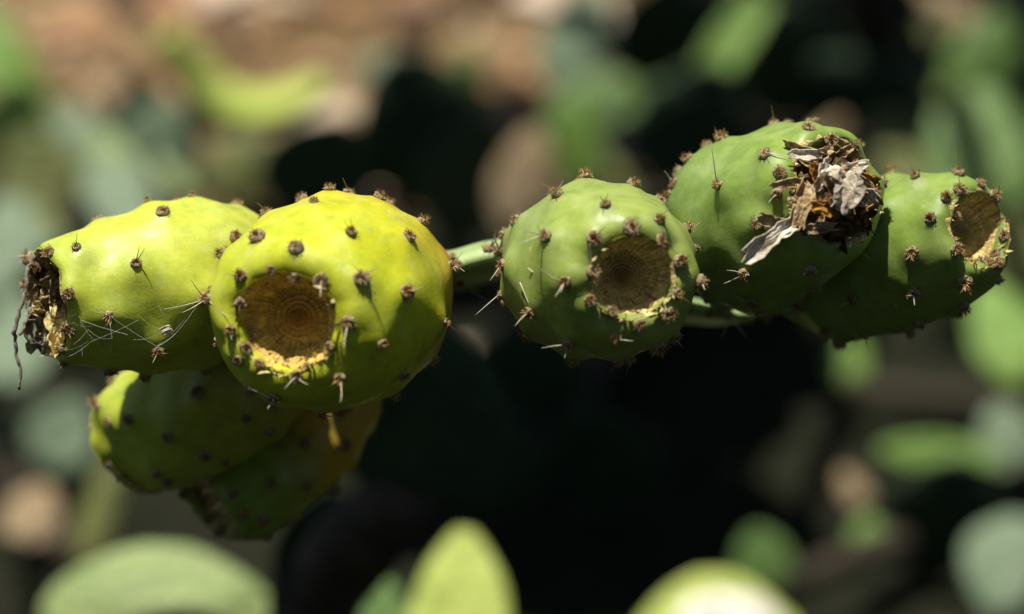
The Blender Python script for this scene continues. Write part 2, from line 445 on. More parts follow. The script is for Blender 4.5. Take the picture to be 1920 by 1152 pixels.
# skins
SK_YEL = skin_mat('skin_ripe_yellow', (.58, .40, .03), (.54, .53, .022), (.52, .56, .02), (.60, .28, .03), (.36, .45, .02), .6, st=(.18, .36, .58, .95))
SK_YG = skin_mat('skin_yellow_green', (.40, .46, .07), (.53, .58, .06), (.44, .54, .06), (.34, .43, .11), (.60, .59, .035), .6)
SK_GRN = skin_mat('skin_green', (.21, .28, .06), (.25, .33, .075), (.28, .36, .055), (.21, .26, .085), (.36, .42, .13), .5)
SK_GRN2 = skin_mat('skin_mid_green', (.16, .24, .05), (.19, .285, .055), (.22, .32, .05), (.16, .22, .07), (.31, .37, .11), .5)
SK_DK = skin_mat('skin_green_gold', (.36, .34, .03), (.34, .40, .03), (.46, .54, .05), (.40, .32, .03), (.40, .36, .03), .6)
SK_OR = skin_mat('skin_orange_green', (.50, .33, .03), (.28, .30, .03), (.18, .30, .03), (.66, .40, .03), (.36, .26, .03), .5, st=(.2, .44, .68, .95))
SC_BR = scar_mat('scar_brown', (.46, .22, .045), (.86, .66, .20), 44)
SC_DK = scar_mat('scar_dark', (.20, .13, .055), (.78, .69, .36), 60)
SC_OL = scar_mat('scar_olive', (.28, .21, .06), (.78, .69, .33), 60)

# ================================================================== the setting
def ground_h(x, y):
    return .035 * noise.noise(V((x * 1.1, y * 1.1, 0))) + .012 * noise.noise(V((x * 4.3, y * 4.3, 3)))
def sunlit_mask(x, y):
    """1 on the dry tan earth in the sun, 0 where shade is painted into the soil"""
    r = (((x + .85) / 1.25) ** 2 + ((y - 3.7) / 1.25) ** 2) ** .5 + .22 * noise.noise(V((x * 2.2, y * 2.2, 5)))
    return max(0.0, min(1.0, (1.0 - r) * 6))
def build_ground():
    xs = sorted(set([round(v, 3) for v in np.concatenate([np.linspace(-90, -3, 18), np.arange(-3, 3.01, .07), np.linspace(3, 90, 18)])]))
    ys = sorted(set([round(v, 3) for v in np.concatenate([np.linspace(-90, .2, 18), np.arange(.2, 6.5, .07), np.linspace(6.5, 160, 24)])]))
    vs = [(x, y, ground_h(x, y)) for y in ys for x in xs]
    nx = len(xs)
    fs = [(j * nx + i, j * nx + i + 1, (j + 1) * nx + i + 1, (j + 1) * nx + i) for j in range(len(ys) - 1) for i in range(nx - 1)]
    m, nt, b = new_mat('soil'); co = coords(nt)
    n1 = noi(nt, co, 2.2, 5, .6); n2 = noi(nt, co, 16, 5, .65)
    c = ramp(nt, n1, [(.3, (.11, .068, .03)), (.5, (.22, .145, .068)), (.68, (.42, .31, .17))])
    c = mixc(nt, .6, c, ramp(nt, n2, [(.3, (.35, .3, .25)), (.65, (1, 1, 1))]), 'MULTIPLY')
    cl = ND(nt, 'ShaderNodeAttribute', attribute_name='sunlit_mask').outputs['Fac']
    c = mixc(nt, cl, ramp(nt, n2, [(.3, (.006, .008, .004)), (.7, (.020, .021, .011))]), c)  # near-black soil paints the shade around the tan sunlit patch
    nt.links.new(c, b.inputs['Base Color']); b.inputs['Roughness'].default_value = .95; b.inputs['Specular IOR Level'].default_value = .1
    bump(nt, b, n2, .8, .02)
    gme = mesh('ground', vs, fs); fattr(gme, 'sunlit_mask', [sunlit_mask(v[0], v[1]) for v in vs]); g = link('ground', gme, None, m); g['kind'] = 'structure'
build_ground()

def build_litter():
    rnd = random.Random(5); vs, fs, cols = [], [], []
    for k in range(4200):
        x = rnd.uniform(-1.7, 1.9); y = rnd.uniform(1.3, 5.2)
        dk = sunlit_mask(x, y) < .5
        if dk and rnd.random() < .97: continue
        z = ground_h(x, y) + rnd.uniform(.004, .022)
        l = rnd.uniform(.02, .075) if k % 9 else rnd.uniform(.09, .2); wd = l * rnd.uniform(.25, .6); a = rnd.uniform(0, 6.283)
        d = V((math.cos(a), math.sin(a), rnd.uniform(-.25, .35))).normalized(); s = V((-math.sin(a), math.cos(a), rnd.uniform(-.4, .4))).normalized()
        up = d.cross(s).normalized()
        if up.z < 0: up = -up
        c = V((x, y, z)); i0 = len(vs); cv = rnd.uniform(.1, .35) * l
        vs += [c - d * l * .5, c - d * l * .1 - s * wd * .5 + up * cv, c - d * l * .1 + s * wd * .5 + up * cv, c + d * l * .28 - s * wd * .4 + up * cv * .8, c + d * l * .28 + s * wd * .4 + up * cv * .8, c + d * l * .5 + up * cv * .2]
        fs += [(i0, i0 + 1, i0 + 2), (i0 + 1, i0 + 3, i0 + 4, i0 + 2), (i0 + 3, i0 + 5, i0 + 4)]
        cols += [rnd.random() if k % 9 else rnd.choice((.0, .02, .1, .95, 1.0, .98, .78))] * 6
    me = mesh('leaf_litter', vs, fs, False); fattr(me, 'tone', cols)
    m, nt, b = new_mat('dry_leaf'); t = ND(nt, 'ShaderNodeAttribute', attribute_name='tone').outputs['Fac']
    c = ramp(nt, t, [(0, (.09, .04, .02)), (.3, (.18, .105, .05)), (.55, (.28, .185, .095)), (.8, (.34, .17, .075)), (.93, (.55, .42, .28)), (1, (.62, .52, .4))])
    nt.links.new(c, b.inputs['Base Color']); b.inputs['Roughness'].default_value = .8
    o = link('leaf_litter', me, None, m); o['kind'] = 'stuff'
    tag(o, 'dry brown leaves littering the sunlit ground behind the pears', 'leaf litter')
build_litter()

# ------------------------------------------------------------------ background cactus pads (shared meshes)
def pad_mesh(seed, bend=0.0, thick=.1):
    """unit pad: width 1 (x), length 1 (z), base at z=-.5, thickness along y"""
    nu, nv = 40, 22; vs, fs = [], []
    rnd = random.Random(seed)
    for j in range(nv + 1):
        t = j / nv; z = -.5 + t
        wdt = .5 * (max(0, math.sin(math.pi * min(1, (t * .93 + .045) ** .82))) ** .62)
        wdt = max(wdt, .03)
        th = thick * .5 * (max(.12, math.sin(math.pi * (t * .94 + .03))) ** .45)
        for k in range(nu):
            a = 2 * math.pi * k / nu
            ca, sa = math.cos(a), math.sin(a)
            x = wdt * math.copysign(abs(ca) ** .8, ca); y = th * math.copysign(abs(sa) ** .9, sa)
            x += .03 * noise.noise(V((z * 3, seed, a)))
            y += .03 * noise.noise(V((x * 4, z * 4, seed))) + bend * (x * x * 2 + (z - .0) ** 2)
            vs.append(V((x, y, z)))
    for j in range(nv):
        for k in range(nu):
            a = j * nu + k; b = j * nu + (k + 1) % nu
            fs.append((a, b, b + nu, a + nu))
    fs.append(tuple(range(nu))[::-1]); fs.append(tuple(range(nv * nu, (nv + 1) * nu)))
    # areole spots
    av, af = [], []
    for i in range(-4, 5):
        for j in range(-4, 5):
            x = i * .115 + (.0575 if j % 2 else 0) + rnd.uniform(-.03, .03); z = j * .115 + rnd.uniform(-.03, .03)
            t = z + .5
            if not .06 < t < .95: continue
            wdt = .5 * (max(0, math.sin(math.pi * min(1, (t * .93 + .045) ** .82))) ** .62)
            if abs(x) > wdt * .9: continue
            for sgn in (-1, 1):
                ca = abs(x) / wdt; th = thick * .5 * (max(.12, math.sin(math.pi * (t * .94 + .03))) ** .45)
                y = sgn * th * (max(0, 1 - ca ** 2.5)) ** .45 + bend * (x * x * 2 + z * z) + .03 * noise.noise(V((x * 4, z * 4, seed)))
                i0 = len(av); r = .013
                for q in range(5): av.append(V((x + math.cos(q * 1.2566) * r, y - sgn * .004, z + math.sin(q * 1.2566) * r)))
                av.append(V((x, y + sgn * .022, z)))
                for q in range(5):
                    tri = (i0 + q, i0 + (q + 1) % 5, i0 + 5); af.append(tri if sgn < 0 else tri[::-1])
    return mesh('pad', vs, fs), mesh('areole_dots', av, af, False)
PADS = [pad_mesh(1, 0.0), pad_mesh(2, .12), pad_mesh(3, -.15), pad_mesh(4, .25, .09), pad_mesh(5, 0, .14)]

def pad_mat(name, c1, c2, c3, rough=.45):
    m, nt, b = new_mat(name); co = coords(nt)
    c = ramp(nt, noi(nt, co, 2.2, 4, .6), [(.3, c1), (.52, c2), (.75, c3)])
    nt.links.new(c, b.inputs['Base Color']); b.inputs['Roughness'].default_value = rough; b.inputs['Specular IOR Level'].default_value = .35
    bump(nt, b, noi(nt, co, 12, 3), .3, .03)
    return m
PM = {
    'green': pad_mat('pad_green', (.07, .14, .03), (.11, .20, .045), (.16, .25, .06)),
    'bright': pad_mat('pad_bright_green', (.12, .24, .04), (.17, .30, .05), (.22, .34, .06)),
    'glauc': pad_mat('pad_glaucous', (.12, .18, .10), (.17, .24, .14), (.23, .30, .19)),
    'olive': pad_mat('pad_olive', (.10, .12, .03), (.16, .18, .05), (.22, .22, .08)),
    'dark': pad_mat('pad_dark', (.018, .04, .018), (.028, .058, .026), (.04, .075, .03), .6),  # shade put into the colour: near-black green for shaded pads
    'yellow': pad_mat('pad_yellow_green', (.30, .38, .06), (.42, .50, .10), (.52, .58, .15)),
    'pale': pad_mat('pad_pale_green', (.22, .30, .10), (.28, .36, .13), (.34, .41, .16)),
    'tan': pad_mat('pad_dried_tan', (.20, .13, .07), (.34, .25, .14), (.45, .35, .22), .9),
}
M_DOT = plain('areole_dots', (.02, .014, .008), (.07, .05, .03), 40, .9)
PADC = {}
def place_pad(parent, Mw, kind, variant, name='pad', label=None):
    key = (variant, kind)
    if key not in PADC:
        a, d = PADS[variant]; a2 = a.copy(); a2.materials.append(PM[kind])
        d2 = d
        if not d2.materials: d2.materials.append(M_DOT)
        PADC[key] = (a2, d2)
    a2, d2 = PADC[key]
    o = link(name, a2, parent); o.matrix_world = Mw
    q = link('areole_dots', d2, o); q['kind'] = 'stuff'
    if label: o['label'] = label
    return o
def pad_px(plant, Proot, px, py, d, wpx, lpx, roll=0, tilt=0, yaw=0, kind='green', variant=0, label=None, flat=1.0):
    c = at(px, py, d); wd = px2m(wpx, d); ln = px2m(lpx, d)
    Rm = Matrix.Rotation(R(yaw), 4, 'Z') @ Matrix.Rotation(-R(tilt), 4, 'X') @ Matrix.Rotation(R(roll), 4, 'Y')
    Mw = Matrix.Translation(c) @ Rm @ Matrix.Diagonal((wd, (wd + ln) * .5 * flat, ln, 1))
    return place_pad(plant, Proot.inverted() @ Mw if False else Mw, kind, variant, label=label)
M_STEM = plain('cactus_stem_bark', (.02, .018, .012), (.07, .055, .035), 30, .9, .01)
def stem(plant, pts, r0, r1):
    n = len(pts); vs, fs = tube_geo(pts, [r0 + (r1 - r0) * i / (n - 1) for i in range(n)], 10)
    Mi = plant.matrix_world.inverted()
    return link('stem', mesh('stem', [Mi @ v for v in vs], fs), plant, M_STEM)
def plant(label, px, py_or_pt, cat='cactus', group='cactus plants growing behind the pears'):
    p = py_or_pt if isinstance(py_or_pt, V) else None
    M = Matrix.Translation(p); o = empty('prickly_pear_plant', M); bpy.context.view_layer.update()
    tag(o, label, cat, group); return o, M
def gpt(x, y): return V((x, y, ground_h(x, y) - .01))

def bgplant(label, gx, gy, pads, stems=True, cat='cactus'):
    g = gpt(gx, gy); o, M = plant(label, None, g, cat)
    for pd in pads:
        q = pad_px(o, M, *pd[:5], **pd[5])
        if stems:
            c = at(pd[0], pd[1], pd[2]); Mw = q.matrix_world
            # the pad's own base, joined to the plant's foot by a woody stem
            b_ = (Mw if Mw.translation.length > 0 else Mw) 
    return o, M
BGP = []
def add_plant(label, gx, gy, pads, cat='cactus', stem_r=.016):
    g = gpt(gx, gy); o, M = plant(label, None, g, cat)
    Mi = M.inverted()
    for (px, py, d, wpx, lpx, kw) in pads:
        kw = dict(kw); roll, tilt, yaw = kw.get('roll', 0), kw.get('tilt', 0), kw.get('yaw', 0)
        c = at(px, py, d); wd = px2m(wpx, d); ln = px2m(lpx, d)
        Rm = Matrix.Rotation(R(yaw), 4, 'Z') @ Matrix.Rotation(-R(tilt), 4, 'X') @ Matrix.Rotation(R(roll), 4, 'Y')
        Mw = Matrix.Translation(c) @ Rm @ Matrix.Diagonal((wd, (wd + ln) * .5 * kw.get('flat', 1), ln, 1))
        variant = kw.get('v', 0); kind = kw.get('k', 'green')
        place_pad(o, Mw, kind, variant, label=kw.get('label')).matrix_local = Mi @ Mw
        foot = Mw @ V((0, 0, -.47))
        if kw.get('stem', True) and foot.z > .03:
            mid = foot.lerp(g, .5) + V((0, .05, -.02)); 
            if mid.z < .03: mid.z = .03
            stem(o, [g, g.lerp(mid, .5) + V((.01, .02, 0)), mid, mid.lerp(foot, .6), foot], stem_r * 1.3, stem_r * .6)
    return o, M

# left rear thicket
add_plant('low blue-green cactus at far left behind the largest yellow pears', -.86, 3.05, [
    (18, 120, 3.1, 120, 240, dict(roll=4, tilt=42, yaw=40, k='bright', v=1)),
    (300, 275, 2.85, 170, 190, dict(roll=14, tilt=18, k='glauc', v=0)),
    (150, 268, 2.9, 130, 150, dict(roll=-20, tilt=35, k='glauc', v=1)),
    (75, 330, 2.75, 170, 170, dict(roll=-30, tilt=25, k='olive', v=2)),
    (235, 375, 2.7, 210, 130, dict(roll=60, tilt=50, k='glauc', v=0)),
    (30, 225, 2.9, 130, 160, dict(roll=12, tilt=5, k='green', v=2)),
    (215, 300, 2.8, 70, 150, dict(roll=-35, tilt=40, k='pale', v=1)),
    (130, 400, 2.75, 60, 130, dict(roll=50, tilt=40, k='dark', v=1)),
    (200, 235, 3.0, 60, 70, dict(roll=20, tilt=-5, k='dark', v=1)),
    (330, 340, 2.65, 40, 120, dict(roll=-40, tilt=40, k='pale', v=1)),
    (95, 210, 3.0, 50, 110, dict(roll=30, tilt=40, k='olive', v=1)),
    (60, 430, 2.6, 160, 90, dict(roll=30, tilt=45, k='olive', v=0)),
    (420, 300, 2.75, 70, 130, dict(roll=30, tilt=30, k='olive', v=1)),
    (270, 200, 3.0, 120, 120, dict(roll=0, tilt=-10, k='dark', v=0)),
])
add_plant('pale grey-green cactus low at the left edge beside the withered strand', -.62, 2.2, [
    (20, 470, 2.35, 150, 240, dict(roll=-8, tilt=48, k='glauc', v=1)),
    (28, 640, 2.2, 150, 200, dict(roll=10, tilt=55, k='glauc', v=0)),
    (120, 810, 2.15, 130, 140, dict(roll=25, tilt=30, k='glauc', v=2)),
    (70, 860, 2.2, 190, 200, dict(roll=-15, tilt=-5, k='dark', v=0)),
    (185, 960, 2.05, 70, 230, dict(roll=14, tilt=35, k='olive', v=1)),
    (160, 560, 2.3, 260, 300, dict(roll=30, tilt=-4, k='dark', v=0)),
])

# dark shaded pads right behind the yellow pair
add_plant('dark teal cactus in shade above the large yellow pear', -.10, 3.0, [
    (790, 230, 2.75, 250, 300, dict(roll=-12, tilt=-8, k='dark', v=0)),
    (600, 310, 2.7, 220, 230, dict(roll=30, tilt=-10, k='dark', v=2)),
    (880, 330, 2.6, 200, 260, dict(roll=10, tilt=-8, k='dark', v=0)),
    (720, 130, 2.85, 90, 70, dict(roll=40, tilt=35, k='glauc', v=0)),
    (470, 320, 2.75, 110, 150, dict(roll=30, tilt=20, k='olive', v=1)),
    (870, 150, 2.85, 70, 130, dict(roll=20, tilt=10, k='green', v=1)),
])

# tall plant on the right: its seen pads; shade pads above the frame are added later
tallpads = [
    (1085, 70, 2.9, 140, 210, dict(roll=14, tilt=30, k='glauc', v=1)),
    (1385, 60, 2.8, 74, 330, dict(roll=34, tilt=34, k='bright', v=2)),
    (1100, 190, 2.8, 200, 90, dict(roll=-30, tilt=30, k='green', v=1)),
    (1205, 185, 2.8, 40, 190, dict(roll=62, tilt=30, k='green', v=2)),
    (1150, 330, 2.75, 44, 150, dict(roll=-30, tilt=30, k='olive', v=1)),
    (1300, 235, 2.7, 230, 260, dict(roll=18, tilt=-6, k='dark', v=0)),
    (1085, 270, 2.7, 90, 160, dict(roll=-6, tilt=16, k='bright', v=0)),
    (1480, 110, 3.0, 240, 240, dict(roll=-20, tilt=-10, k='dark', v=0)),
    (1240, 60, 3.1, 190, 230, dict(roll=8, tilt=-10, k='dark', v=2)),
    (985, 700, 2.25, 230, 280, dict(roll=10, tilt=-10, k='dark', v=0)),  # this and the next two: dark pads added to stand for deep shade
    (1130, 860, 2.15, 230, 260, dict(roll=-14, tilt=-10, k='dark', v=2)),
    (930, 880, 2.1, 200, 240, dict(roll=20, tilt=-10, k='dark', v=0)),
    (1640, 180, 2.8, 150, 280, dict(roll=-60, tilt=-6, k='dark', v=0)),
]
tall, tallM = add_plant('tall dark cactus thicket behind the three green pears, with unseen shade pads added above', .42, 3.0, tallpads)
add_plant('mid-green cactus at the right edge beside the smallest crater pear', .78, 2.6, [
    (1850, 120, 2.8, 150, 200, dict(roll=20, tilt=20, k='green', v=3)),
    (1860, 270, 2.5, 280, 250, dict(roll=-30, tilt=44, k='green', v=1)),
    (1720, 330, 2.6, 260, 90, dict(roll=20, tilt=34, k='olive', v=0)),
    (1890, 620, 2.2, 150, 220, dict(roll=-20, tilt=52, k='bright', v=1)),
    (1700, 260, 2.7, 150, 120, dict(roll=50, tilt=40, k='olive', v=1)),
    (1800, 200, 2.9, 170, 110, dict(roll=-60, tilt=40, k='olive', v=0)),
    (1690, 90, 3.1, 46, 260, dict(roll=58, tilt=30, k='olive', v=2)),
    (1640, 385, 2.6, 50, 240, dict(roll=66, tilt=30, k='olive', v=3)),
    (1780, 440, 2.5, 60, 200, dict(roll=-48, tilt=36, k='green', v=1)),
    (1560, 250, 2.9, 40, 170, dict(roll=50, tilt=25, k='tan', v=1)),
    (1790, 20, 3.2, 60, 170, dict(roll=-50, tilt=40, k='tan', v=1)),
    (1905, 470, 2.4, 120, 160, dict(roll=10, tilt=30, k='olive', v=0)),
])
add_plant('scattered green pads low under the rightmost pear', .58, 2.05, [
    (1770, 960, 2.05, 250, 260, dict(roll=8, tilt=-12, k='dark', v=0, label='dark pad with a lit green rim')),
    (1760, 850, 2.1, 230, 60, dict(roll=4, tilt=34, k='bright', v=2)),  # bright-coloured pad paints the lit rim of the dark one
    (1890, 820, 2.15, 120, 130, dict(roll=-10, tilt=38, k='glauc', v=1)),
    (1880, 1050, 1.9, 200, 150, dict(roll=-62, tilt=46, k='glauc', v=0)),
    (1592, 675, 2.35, 75, 100, dict(roll=8, tilt=36, k='bright', v=0)),
    (1635, 1000, 2.05, 80, 70, dict(roll=8, tilt=36, k='bright', v=0)),
    (1430, 1050, 1.9, 110, 120, dict(roll=-12, tilt=24, k='green', v=0)),
])

# unseen pads added above the frame to shade the ground, gaps over lit pads
rnd = random.Random(12)
Mi_t = tallM.inverted()
lit = [at(*p) for p in [(1085, 70, 2.9), (1375, 70, 2.8), (1340, 140, 2.8), (1100, 190, 2.8), (1085, 270, 2.7), (1850, 120, 2.8), (1860, 270, 2.5), (1760, 250, 2.5), (1930, 290, 2.5), (1720, 330, 2.6), (1700, 260, 2.7), (1800, 200, 2.9), (1690, 90, 3.1), (1640, 385, 2.6), (1780, 440, 2.5), (1560, 250, 2.9), (1790, 20, 3.2), (1210, 200, 2.8), (1180, 330, 2.7), (1905, 470, 2.4), (1900, 560, 2.2), (1410, 30, 2.8), (1060, 10, 2.9), (1890, 620, 2.2),
       (1760, 850, 2.1), (1700, 850, 2.1), (1890, 820, 2.15), (1880, 1050, 1.9), (1820, 1010, 1.9), (1592, 675, 2.35), (1635, 1000, 2.05), (1430, 1050, 1.9), (985, 335, 2.45), (690, 985, 1.95), (735, 840, 2.1), (1620, 55, 3.3), (1550, 150, 3.1),
       (860, 1090, 1.3), (720, 1130, 1.35), (870, 150, 2.85), (1345, 1200, 1.5), (1290, 1160, 1.5), (1400, 1160, 1.5), (1600, 915, 2.2)]]
for j_ in range(26):
  for lay in (0, .16):
    for i_ in range(8):
        x = -.2 + i_ * .17 + rnd.uniform(-.04, .04) + (.085 if (j_ % 2) ^ (lay > 0) else 0); y = .98 + j_ * .11 + rnd.uniform(-.04, .04); z = 1.06 + lay - .08 * max(0, y - 1) + rnd.uniform(-.06, .08); s_ = rnd.uniform(.18, .23)
        blocked = y > 3.15 and x < .12
        for q_ in lit:
            hx, hy = q_.x + SUN.x / SUN.z * (z - q_.z), q_.y + SUN.y / SUN.z * (z - q_.z)
            if ((hx - x) ** 2 + (hy - y) ** 2) ** .5 < s_ * .5 + .03: blocked = True
        if blocked: continue
        Mw = Matrix.Translation((x, y, z)) @ Matrix.Rotation(rnd.uniform(0, 6.28), 4, 'Z') @ Matrix.Rotation(R(90 + rnd.uniform(-20, 20)), 4, 'X') @ Matrix.Diagonal((s_ * .95, s_, s_ * 1.1, 1))
        q = place_pad(tall, Mw, 'green', rnd.randrange(3)); q.matrix_local = Mi_t @ Mw
trunk_top = V((.34, 2.7, .80))
stem(tall, [gpt(.42, 3.0), V((.46, 2.98, .3)), V((.42, 2.9, .6)), V((.36, 2.75, .78)), V((.3, 2.5, .84))], .05, .03)
for tgt in [(.10, 2.05, .78), (-.12, 2.85, .82), (.18, 3.2, .86), (.66, 3.4, .82), (.5, 2.2, .88), (.44, 1.75, .84), (.1, 1.8, .8)]:  # arms added to hold up the unseen shade pads
    tgt = V(tgt); stem(tall, [trunk_top, trunk_top.lerp(tgt, .5) + V((0, 0, .03)), tgt], .02, .01)


# added unseen cactus behind the viewer: keeps the low sky off the shaded faces
def sky_screen(label, x0, x1, y0, seed):
    rn = random.Random(seed); g = gpt((x0 + x1) / 2, y0); o = empty('prickly_pear_plant', Matrix.Translation(g)); tag(o, label, 'cactus', 'unseen cactus screens added to block sky light')
    Mi = Matrix.Translation(g).inverted()
    n = 26
    for k in range(n):
        x = rn.uniform(x0, x1); z = .2 + 2.3 * (k / n); y = y0 + rn.uniform(-.3, .3); s_ = rn.uniform(.38, .55)
        Mw = Matrix.Translation((x, y, z)) @ Matrix.Rotation(rn.uniform(-.7, .7), 4, 'Z') @ Matrix.Rotation(rn.uniform(-.4, .4), 4, 'X') @ Matrix.Rotation(rn.uniform(-.7, .7), 4, 'Y') @ Matrix.Diagonal((s_, s_, s_ * 1.25, 1))
        q = place_pad(o, Mw, 'dark', rn.randrange(3)); q.matrix_local = Mi @ Mw
    stem(o, [g, V((g.x, y0, .8)), V((g.x + .1, y0, 1.8))], .07, .04)
    return o
sky_screen('unseen dark cactus screen added behind the viewer to block sky light, on the left', -1.9, -.5, -.75, 1)
sky_screen('unseen dark cactus screen added behind the viewer to block sky light, in the middle', -.7, .8, -1.0, 2)
sky_screen('unseen dark cactus screen added behind the viewer to block sky light, on the right', .5, 1.9, -.75, 3)

# curled yellow-green pad that reads as a bright hook on the brown ground
def curled_pad():
    d = 2.7
    pts_px = [(300, 75), (325, 120), (352, 165), (392, 210), (450, 228), (515, 222), (565, 200), (605, 170)]
    pts = [at(x, y, d + .02 * i) for i, (x, y) in enumerate(pts_px)]
    g = gpt(pts[3].x + .02, pts[3].y + .12); o, M = plant('yellow-green pad curled like a hook on the brown litter at upper left', None, g)
    Mi = M.inverted(); vs, fs = [], []
    nrow = 9; n = len(pts); back = V((0, .16, -.02))
    import itertools
    dense = []
    for i in range((n - 1) * 4 + 1):
        u = i / 4; a = min(int(u), n - 2); f = u - a
        p0, p1, p2, p3 = pts[max(a - 1, 0)], pts[a], pts[a + 1], pts[min(a + 2, n - 1)]
        dense.append(.5 * ((2 * p1) + (p2 - p0) * f + (2 * p0 - 5 * p1 + 4 * p2 - p3) * f * f + (3 * p1 - p0 - 3 * p2 + p3) * f ** 3))
    for i, p in enumerate(dense):
        t = i / (len(dense) - 1); wd = math.sin(math.pi * (t * .92 + .04)) ** .3
        tg = (dense[min(i + 1, len(dense) - 1)] - dense[max(i - 1, 0)]).normalized()
        nn = tg.cross(back.normalized()).normalized()
        for k in range(14):
            a = 2 * math.pi * k / 14
            vs.append(Mi @ (p + back * (.5 + .5 * math.cos(a)) * wd + nn * math.sin(a) * .022 * wd))
    for i in range(len(dense) - 1):
        for k in range(14):
            a = i * 14 + k; b = i * 14 + (k + 1) % 14; fs.append((a, b, b + 14, a + 14))
    fs.append(tuple(range(14))[::-1]); fs.append(tuple(range((len(dense) - 1) * 14, len(dense) * 14)))
    link('pad', mesh('curled_pad', vs, fs), o, PM['yellow'])
    low = dense[len(dense) // 2] + V((0, .08, 0))
    stem(o, [g, g.lerp(low, .5), low], .02, .012)
curled_pad()

# dried fallen pads on the ground
for (px, py, d, wp, lp, roll, tilt, kind, lab) in [
    (985, 335, 2.45, 120, 190, 14, 20, 'tan', 'pale dried pad standing behind the gap between yellow and green pears'),
    (735, 840, 2.1, 90, 170, -50, 40, 'tan', 'tan withered pad lying right of the lowest pears'),
    (690, 985, 1.95, 60, 150, 50, 40, 'glauc', 'small grey-green fallen pad below the lowest pears'),
    (60, 960, 2.0, 110, 120, 20, 50, 'tan', 'tan dried pad low at the left edge'),
    (205, 165, 3.3, 90, 60, 60, 60, 'tan', 'small rust-brown dried pad left of the yellow-green hook'),
    (1620, 55, 3.3, 110, 130, 15, 50, 'tan', 'bleached dried pad at the top right among dark pads'),
    (1550, 150, 3.1, 130, 70, 60, 50, 'tan', 'brown dried pad under the bleached one at top right'),
    (1600, 915, 2.2, 50, 80, -30, 40, 'tan', 'tiny tan dried scrap in the dark below the rightmost pear')]:
    c = at(px, py, d); wd = px2m(wp, d); ln = px2m(lp, d)
    Mw = Matrix.Translation(c) @ Matrix.Rotation(-R(tilt), 4, 'X') @ Matrix.Rotation(R(roll), 4, 'Y') @ Matrix.Diagonal((wd, (wd + ln) * .5, ln, 1))
    foot = Mw @ V((0, 0, -.47)); g = gpt(foot.x, foot.y + .04)
    o = empty('dried_cactus_pad', Matrix.Translation(g)); tag(o, lab, 'dried pad', 'dried pads on the ground')
    q = place_pad(o, Mw, kind, 1); q.matrix_local = Matrix.Translation(g).inverted() @ Mw
    vs, fs = tube_geo([g, g.lerp(foot, .5) + V((0, .01, 0)), foot], [.012, .009, .006], 8)
    link('stem', mesh('stem', [v - g for v in vs], fs), o, M_STEM)

# ================================================================== the plant that carries the pears
gm = gpt(-.05, 1.0)
main, mainM = plant('spiny green cactus pad seen edge-on that carries the pears', None, gm)
main.name = 'prickly_pear_plant'
MiM = mainM.inverted()
SK_PAD = skin_mat('pad_skin', (.32, .44, .17), (.34, .46, .18), (.34, .46, .17), (.32, .44, .17), (.34, .46, .18), .5)
def main_pad():
    path = [(380, 535), (560, 520), (700, 510), (840, 502), (900, 484), (945, 474), (1010, 490), (1150, 530), (1300, 580), (1390, 592), (1450, 592), (1600, 600)]
    def yof(px): return float(np.interp(px, [p[0] for p in path], [p[1] for p in path]))
    d0 = .642; nu, nv = 120, 24; vs, fs, al = [], [], []
    cxp, hw, hl = 960, 520, .085
    # outline runs round in the plane (right, away from viewer); the rim is rounded
    for j in range(nv + 1):
        f = j / nv                       # 0 top centre .. 1 bottom centre through the rim
        phi = math.pi * f
        rr = math.sin(phi) ** .35; h = math.cos(phi)
        hh = math.copysign(abs(h) ** .8, h)
        for k in range(nu):
            a = 2 * math.pi * k / nu
            u, v = math.cos(a) * rr, math.sin(a) * rr
            px = cxp + u * hw; d = d0 + hl + v * hl
            th = 35 - 14 * max(0, (px - 1150) / 330)
            y0 = yof(px) 
            p = at(px, y0, d0) + cf_ * (d - d0) * 1.0
            p += cx_ * 0
            p += cu_ * px2m(hh * th, d0) + cu_ * .0008 * noise.noise(V((px * .012, d * 40, f * 2)))
            vs.append(MiM @ p); al.append(.5)
    for j in range(nv):
        for k in range(nu):
            a = j * nu + k; b = j * nu + (k + 1) % nu; fs.append((a, a + nu, b + nu, b))
    me = mesh('pad', vs, fs); fattr(me, 'along', al); fattr(me, 'near', [0] * len(vs))
    pad = link('pad', me, main, SK_PAD)
    bvh = BVHTree.FromPolygons([tuple(v) for v in vs], fs)
    o_l = MiM @ CAM; r3 = MiM.to_3x3()
    rn = random.Random(3)
    for (px, py, sps) in [(917, 467, [(938, 440), (930, 430)]), (936, 470, [(950, 425), (945, 432), (925, 440)]), (855, 498, []), (858, 530, [(928, 573), (905, 548)]),
                          (1365, 588, [(1402, 636), (1352, 634), (1385, 590)]), (1400, 600, [(1420, 585)]), (1330, 585, [])]:
        hit, nrm, i_, d_ = bvh.ray_cast(o_l, (r3 @ ray(px, py)).normalized())
        if hit is None: hit, nrm, i_, d_ = bvh.find_nearest(MiM @ at(px, py, .655))
        if nrm.dot(o_l - hit) < 0: nrm = -nrm
        a = link('areole', AREOLES[rn.randrange(7)], pad)
        a.matrix_local = Matrix.Translation(hit) @ frame(nrm).to_4x4() @ Matrix.Scale(.95, 4)
        for (ex, ey) in sps:
            d0_ = ((mainM @ hit) - CAM).dot(cf_)
            spine_obj(pad, hit, MiM @ at(ex, ey, d0_ - .006), .00022, M_SPINE)
    return pad
main_pad()
